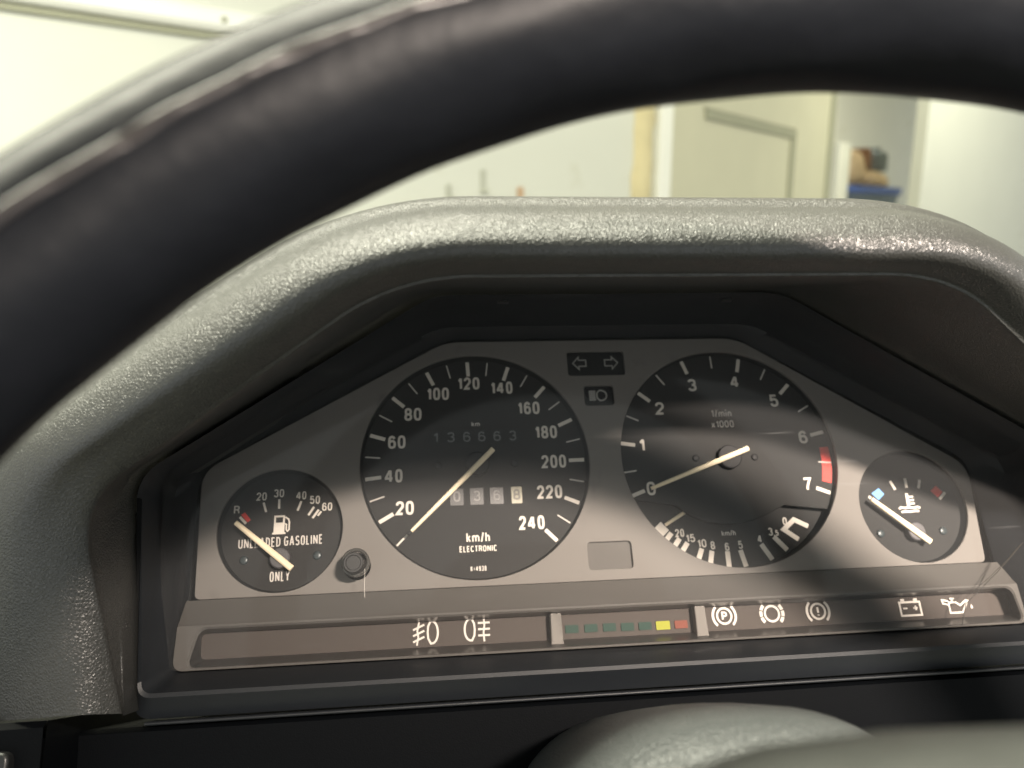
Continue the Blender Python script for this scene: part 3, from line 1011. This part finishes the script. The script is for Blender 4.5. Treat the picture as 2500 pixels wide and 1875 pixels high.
text('lettering', 'km/h', -54.9, -30.6, 9.6, 4.0, YD - 0.04, 'cream', sp, 0.15)
text('lettering', 'ELECTRONIC', -55.0, -35.2, 15.0, 2.5, YD - 0.04, 'cream', sp, 0.17)
text('lettering', 'K=4938', -55.2, -43.1, 6.4, 2.0, YD - 0.04, 'icon', sp, 0.16)
screws(sp, [(-70.5, -0.1), (-38.3, -0.3)], 1.5, 'dial_wall')
b = MB()
b.prism(rrect(-74.2, 9.2, -35.2, 15.2, 0.6), YD - 0.06, YD - 0.01)
od = b.build('odometer_window', 'window_black', sp)
for t, x in zip('136663', (-71.4, -64.9, -58.1, -51.7, -45.1, -38.4)):
    text('odometer_digit', t, x, 12.1, 2.1 if t == '1' else 3.1, 4.4, YD - 0.08, 'digit_dim', sp, 0.14)
for i, (t, x) in enumerate(zip('0368', (-63.1, -54.8, -46.5, -38.1))):
    b = MB()
    b.prism(rrect(x - (2.9 if i < 3 else 2.3), -17.4, x + (2.9 if i < 3 else 2.3), -10.2, 0.5), YD - 0.25, YD - 0.01)
    dm = b.build('trip_drum', 'drum' if i < 3 else 'drum_yellow', sp, bevel=0.15)
    text('trip_digit', t, x, -13.6, 2.9, 4.4, YD - 0.27, 'digit' if i < 3 else 'drum_ink', sp, 0.16)
hub(sp, (-54.3, -0.6), 5.0, -0.2, YD)
needle(sp, (-47.46, 4.97), (-81.7, -27.95), 2.15, 1.35, -2)
b = MB()
b.stroke([(-81.75, -28.0), (-83.0, -29.2)], 0.9, -1.7, -1.0)
b.build('needle_tip', 'dial_wall', sp)

# tachometer: main face with the economy gauge set deeper below it
b = MB()
b.disc(TAC[0], TAC[1], 48, YD + 4, YD + 5, 96)
ta = b.build('tachometer', 'dial', clu, label='rev counter dial with fuel economy scale along its lower edge')
b = MB()
n = 96
b.loft([[(TAC[0] + q * math.cos(2 * math.pi * i / n), y, TAC[1] + q * math.sin(2 * math.pi * i / n)) for i in range(n)] for q, y in ((48.35, 0.5), (48.2, 1.2), (47.4, YD + 3.9))])
b.build('gauge_wall', 'dial_wall', ta, True)
a0, a1 = math.radians(-31), math.radians(201)
face = [(TAC[0] + 47.9 * math.cos(a0 + (a1 - a0) * i / 70), 47.9 * math.sin(a0 + (a1 - a0) * i / 70)) for i in range(71)]
face += [(30.1, -20.6), (33.6, -23.6), (37.3, -25.9), (43, -28.2), (49.7, -29.4), (56.5, -29.3), (63, -28.0), (70.5, -25.4), (77.3, -22.2)]
filled('upper_face', [face], YD, YD + 2.6, 'dial', ta, 0.2)
ticks(ta, TAC, [(13.1, -15.23), (11.47, 6.8), (21.9, 27.79), (41.87, 41.63), (67.33, 43.12), (87.87, 31.28), (98.68, 9.26), (95.4, -16.21)], 6.4, 1.6, r=44.1)
ticks(ta, TAC, [(10.77, -5.5), (15.29, 18.39), (30.35, 35.53), (54.69, 44.31), (78.64, 38.51), (94.81, 21.26), (98.84, -3.98)], 5.8, 0.65, m='icon', r=44.3)
for t, x, z in [('0', 19.69, -13.04), ('1', 17.87, 6.21), ('2', 27.92, 22.77), ('3', 44.25, 33.45), ('4', 64.39, 34.67), ('5', 81.31, 25.2), ('6', 91.7, 7.74), ('7', 89.58, -13.51)]:
    text('numeral', t, x, z, 2.5 if t == '1' else 3.9, 5.8, YD - 0.04, 'cream', ta, 0.175)
text('lettering', '1/min', 55.8, 19.8, 9.0, 3.4, YD - 0.04, 'icon', ta, 0.16)
text('lettering', 'x1000', 55.6, 14.8, 10.4, 3.2, YD - 0.04, 'icon', ta, 0.16)
b = MB()
ar = lambda x, z: math.degrees(math.atan2(z - TAC[1], x - TAC[0]))
b.ring(TAC[0], TAC[1], 43.0, 47.2, YD - 0.10, YD - 0.02, 20, -16.6, 3.6)
b.build('red_zone', 'red', ta)
screws(ta, [(41.1, -0.4), (67.7, -0.8)], 1.5, 'hub')
hub(ta, (55.6, -0.8), 5.2, 1.0, YD)
needle(ta, (63.19, 2.0), (18.2, -14.1), 2.2, 1.4, -2)
YE = 8.0
for i, (p, q) in enumerate([[(24.84, -28.52), (20.14, -32.52)], [(27.35, -31.56), (23.58, -35.76)], [(30.58, -34.0), (27.12, -38.19)], [(33.75, -35.87), (30.36, -40.35)], [(39.63, -38.59), (37.27, -43.71)], [(43.87, -39.7), (42.37, -45.28)], [(50.55, -40.17), (50.34, -46.73)], [(56.32, -39.92), (57.76, -46.87)], [(65.87, -37.83), (69.72, -44.51)], [(72.01, -34.94), (77.0, -40.79)]]):
    b = MB()
    b.stroke([p, q], 4.9 if i == 0 else 2.1, YE - 0.12, YE - 0.03)
    b.build('economy_tick', 'cream', ta)
b = MB()
b.stroke([(88.23, -31.15), (82.33, -28.03), (77.06, -32.11), (82.88, -36.52)], 2.0, YE - 0.12, YE - 0.03)
b.build('economy_tick', 'cream', ta)
for t, x, z in [('20', 30.89, -31.71), ('15', 35.3, -34.07), ('10', 39.95, -36.44), ('8', 44.54, -37.44), ('6', 50.71, -38.32), ('5', 56.68, -37.76), ('4', 65.6, -35.62), ('3', 70.9, -32.8), ('0', 78.13, -28.6)]:
    text('economy_numeral', t, x, z, 3.9 if len(t) == 2 else 1.9, 3.4, YE - 0.04, 'cream', ta, 0.175)
text('economy_numeral', ',5', 73.3, -33.4, 2.0, 2.5, YE - 0.04, 'cream', ta, 0.2)
text('lettering', 'km/h', 52.3, -32.6, 6.2, 2.3, YE - 0.04, 'icon', ta, 0.16)
needle(ta, (34.6, -22.9), (24.9, -28.2), 1.5, 1.4, 6.9, 0.7)

# fuel gauge
fu = gauge('fuel_gauge', FUC, 24.3, 'small fuel gauge with the needle at reserve')
for i, (p, q) in enumerate([[(-141.06, -13.23), (-139.84, -17.08)], [(-134.94, -12.11), (-134.81, -15.94)], [(-126.15, -13.2), (-127.47, -16.98)], [(-121.01, -15.69), (-123.12, -19.05)], [(-119.1, -16.91), (-121.4, -20.25)], [(-118.07, -17.64), (-119.39, -19.38)]]):
    b = MB()
    b.stroke([p, q], 0.85 if i != 5 else 0.75, YD - 0.12, YD - 0.03)
    b.build('tick', 'cream', fu)
b = MB()
b.prism([(-149.57, -17.85), (-148.1, -16.89), (-145.62, -20.07), (-146.91, -20.96)], YD - 0.12, YD - 0.03)
b.build('reserve_mark', 'red', fu)
b = MB()
b.stroke([(-149.98, -18.7), (-147.43, -21.43)], 1.0, YD - 0.12, YD - 0.03)
b.build('tick', 'cream', fu)
for t, x, z in [('R', -151.36, -15.78), ('20', -141.95, -10.7), ('30', -135.15, -9.6), ('40', -126.25, -10.8), ('50', -120.74, -12.82), ('60', -115.78, -15.77)]:
    text('numeral', t, x, z, 2.2 if t == 'R' else 4.0, 3.3, YD - 0.04, 'cream', fu, 0.155)
b = MB()
px, pz = -134.4, -22.6
b.prism([(px - 2.6, pz - 3.6), (px + 2.6, pz - 3.6), (px + 2.6, pz - 3.0), (px + 2.1, pz - 2.8), (px + 2.1, pz + 1.0), (px - 2.1, pz + 1.0), (px - 2.1, pz - 2.8), (px - 2.6, pz - 3.0)], YD - 0.12, YD - 0.03)
b.stroke([(px - 1.75, pz + 1.0), (px - 1.75, pz + 3.3)], 0.7, YD - 0.12, YD - 0.03)
b.stroke([(px + 1.75, pz + 1.0), (px + 1.75, pz + 3.3)], 0.7, YD - 0.12, YD - 0.03)
b.stroke([(px - 2.1, pz + 3.55), (px + 2.1, pz + 3.55)], 0.7, YD - 0.12, YD - 0.03)
b.stroke([(px + 2.2, pz + 3.2), (px + 3.5, pz + 2.4), (px + 3.9, pz + 1.2), (px + 3.9, pz - 1.9), (px + 3.3, pz - 2.5), (px + 2.8, pz - 1.9), (px + 2.8, pz + 0.2), (px + 2.3, pz + 0.5)], 0.55, YD - 0.12, YD - 0.03)
b.build('pump_symbol', 'cream', fu)
text('lettering', 'UNLEADED', -141.7, -29.3, 16.2, 3.8, YD - 0.04, 'icon', fu, 0.125, 0.02)
text('lettering', 'GASOLINE', -124.7, -28.9, 14.8, 3.8, YD - 0.04, 'icon', fu, 0.125, 0.02)
text('lettering', 'ONLY', -133.2, -42.6, 7.6, 3.9, YD - 0.04, 'icon', fu, 0.125, 0.02)
screws(fu, [(-147.2, -35.9), (-119.0, -35.2)], 1.7)
hub(fu, (-132.9, -36.0), 3.9, 0.4, YD, 'hub_grey')
needle(fu, (-127.85, -40.36), (-150.33, -21.69), 2.4, 1.9, -1)

# temperature gauge
te = gauge('temperature_gauge', TEC, 24.3, 'small coolant temperature gauge with blue and red marks')
for p, q in [[(127.78, -13.49), (129.22, -17.43)], [(134.9, -12.48), (134.76, -16.74)], [(141.64, -13.43), (140.16, -17.11)], [(152.1, -19.48), (148.8, -22.28)], [(116.33, -19.85), (118.22, -21.94)]]:
    b = MB()
    b.stroke([p, q], 1.15, YD - 0.12, YD - 0.03)
    b.build('tick', 'cream', te)
b = MB()
b.prism([(117.9, -18.61), (121.71, -16.47), (123.64, -19.17), (120.43, -21.85)][::-1], YD - 0.12, YD - 0.03)
b.build('cold_mark', 'blue', te)
b = MB()
b.prism([(145.45, -18.53), (148.46, -16.33), (151.04, -19.26), (148.2, -21.45)][::-1], YD - 0.12, YD - 0.03)
b.build('hot_mark', 'red', te)
b = MB()
b.stroke([(134.0, -19.2), (133.6, -25.2)], 1.25, YD - 0.12, YD - 0.03)
for k in range(3):
    b.stroke([(134.5, -20.8 - k * 1.5), (136.7, -20.7 - k * 1.5)], 0.8, YD - 0.12, YD - 0.03)
b.stroke([(128.9, -25.9), (130.0, -25.3), (131.5, -25.6), (133.6, -25.4), (136, -25.7), (137.6, -25.3), (138.7, -25.8)], 0.95, YD - 0.22, YD - 0.13)
b.stroke([(129.7, -27.3), (131.2, -27.1), (134, -27.2), (136.4, -27.0), (137.9, -27.1)], 0.95, YD - 0.12, YD - 0.03)
b.build('thermometer_symbol', 'cream', te)
screws(te, [(117.9, -36.1), (146.5, -36.1)], 1.7)
hub(te, (132.6, -36.2), 3.9, 0.4, YD, 'hub_grey')
needle(te, (136.89, -41.03), (114.6, -21.8), 2.5, 1.8, -1)

# --- clear lens over everything, with its crack and scratches
ln = MB()
NX = 40
rows = []
for j in range(21):
    z = -75.4 + (59.5 + 75.4) * j / 20
    row = []
    for i in range(NX + 1):
        t = i / NX
        lo, hi = -165.6, 162.8
        lo, hi = lo - 6, hi + 8
        if z > -2:
            k = (z + 2) / 60.0
            lo, hi = lo + k * 98, hi - k * 95
        row.append((lo + (hi - lo) * t, -9.2 - 0.20 * (z + 75.4), z))
    rows.append(row)
ln.loft(rows, False)
lens = ln.build('lens', 'lens', clu, True, label='clear lens with a crack at its lower right corner')


def on_lens(pts, w_, lift):
    """thin ribbon lying on the sloping lens"""
    q = MB()
    q.stroke(pts, w_, 0, 0.06)
    q.v = [(x, y - 9.3 - lift - 0.20 * (z + 75.4), z) for x, y, z in q.v]
    return q


on_lens([(166, -44.8), (157.0, -52.6), (147.0, -60.3), (137.9, -67.1), (136.2, -71.8), (135.2, -75.0)], 0.30, 0).build('crack', 'crack', lens)
on_lens([(164.5, -45.6), (158.3, -51.0), (148.3, -58.2), (137.4, -65.2)], 0.2, 0.1).build('crack', 'crack', lens)
on_lens([(-98.4, -43.5), (-98.6, -50), (-98.5, -53.6)], 0.16, 0).build('scratch', 'pale_streak', lens)

# ------------------------------------------------------------------ steering column shroud
shd = thing('column_shroud', 'grey grained steering column shroud below the instruments', 'column shroud', WHEEL)
secs = []
for y, wx, top, bot in ((70, 34, 44, 40), (78, 46, 52, 48), (88, 52, 56, 52), (104, 55, 57.5, 55), (130, 55, 56, 56), (165, 54, 52, 56), (195, 52, 48, 56)):
    ring = []
    for i in range(64):
        a = 2 * math.pi * i / 64
        ca, sa = math.cos(a), math.sin(a)
        e = 0.80
        ring.append((wx * math.copysign(abs(ca) ** e, ca), y, (top if sa > 0 else bot) * math.copysign(abs(sa) ** e, sa)))
    secs.append(ring)
b = MB()
b.loft(secs, True, True, True)
b.build('upper_shell', 'shroud', shd, True, sharp=60)
for s_ in (-1, 1):
    b = MB()
    pth = [Vector((s_ * 50, 120, 20)), Vector((s_ * 90, 112, 22)), Vector((s_ * 150, 95, 24))]
    b.loft([[(p.x, p.y + q * math.cos(t), p.z + q * 0.7 * math.sin(t)) for t in [2 * math.pi * i / 16 for i in range(16)]] for p, q in zip(pth, (7, 5, 7))], True, True, True)
    b.build('stalk', 'black', shd, True, sharp=50)

# ------------------------------------------------------------------ steering wheel
whl = thing('steering_wheel', 'black leather steering wheel arching over the instruments, out of focus', 'steering wheel', WHEEL)
b = MB()
NR, NT = 360, 28
rr = []
for i in range(NR):
    a = 2 * math.pi * i / NR
    ring = []
    for k in range(NT):
        t = 2 * math.pi * k / NT
        r_ = 14.0 + 0.10 * math.sin(a * 31 + k) + 0.12 * math.sin(a * 17 - 2 * k)
        q = 175 + r_ * math.cos(t)
        ring.append((q * math.cos(a), -r_ * math.sin(t), q * math.sin(a)))
    rr.append(ring)
rr.append(rr[0])
b.loft(rr)
rim = b.build('rim', 'rim_leather', whl, True)
# worn seam of the leather running round the rim on the driver's side, ridged unevenly to put in its glints
b = MB()
NS = 900
sec = []
for i in range(NS):
    a = 2 * math.pi * i / NS
    t = 1.66 + 0.012 * math.sin(a * 23) + 0.008 * math.sin(a * 61 + 1)
    q0 = 0.40 + 0.13 * math.sin(a * 97) + 0.08 * math.sin(a * 41) + random.uniform(-.12, .12)
    r_ = 14.05
    q = 175 + r_ * math.cos(t)
    c = Vector((q * math.cos(a), -r_ * math.sin(t), q * math.sin(a)))
    n = Vector((math.cos(t) * math.cos(a), -math.sin(t), math.cos(t) * math.sin(a)))
    m_ = Vector((-math.sin(t) * math.cos(a), -math.cos(t), -math.sin(t) * math.sin(a)))
    sec.append([tuple(c + n * q0 * math.sin(u) + m_ * 1.1 * math.cos(u)) for u in [math.pi * j / 5 for j in range(6)]])
sec.append(sec[0])
b.loft(sec, False)
b.build('glint_seam', 'seam_gloss', rim, True)
# hub pad and spokes
secs = []
for y, kx, dz in ((14, 0.80, -8), (8, 0.95, -2), (0, 1.0, 0), (-12, 0.98, -1), (-22, 0.90, -5), (-28, 0.76, -12), (-31, 0.55, -22)):
    o_ = fillet([(-80 * kx, -70 * kx, 30), (80 * kx, -70 * kx, 30), (84 * kx, 64 + dz, 66), (-84 * kx, 64 + dz, 66)], 8)
    secs.append([(x, y, z) for x, z in o_])
b = MB()
b.loft(secs, True, True, True)
b.build('hub_pad', 'pad', whl, True, sharp=70)
for ang in (0, 180, 270):
    a = math.radians(ang)
    b = MB()
    secs = []
    for q, hw_, y0 in ((60, 30, -4), (100, 22, -2), (140, 17, 0), (168, 18, 0)):
        c = Vector((q * math.cos(a), 0, q * math.sin(a)))
        n = Vector((-math.sin(a), 0, math.cos(a)))
        secs.append([tuple(c + n * hw_ * math.cos(t) + Vector((0, y0 + 6 * math.sin(t), 0))) for t in [2 * math.pi * j / 16 for j in range(16)]])
    b.loft(secs, True, True, True)
    b.build('spoke', 'pad', whl, True, sharp=60)
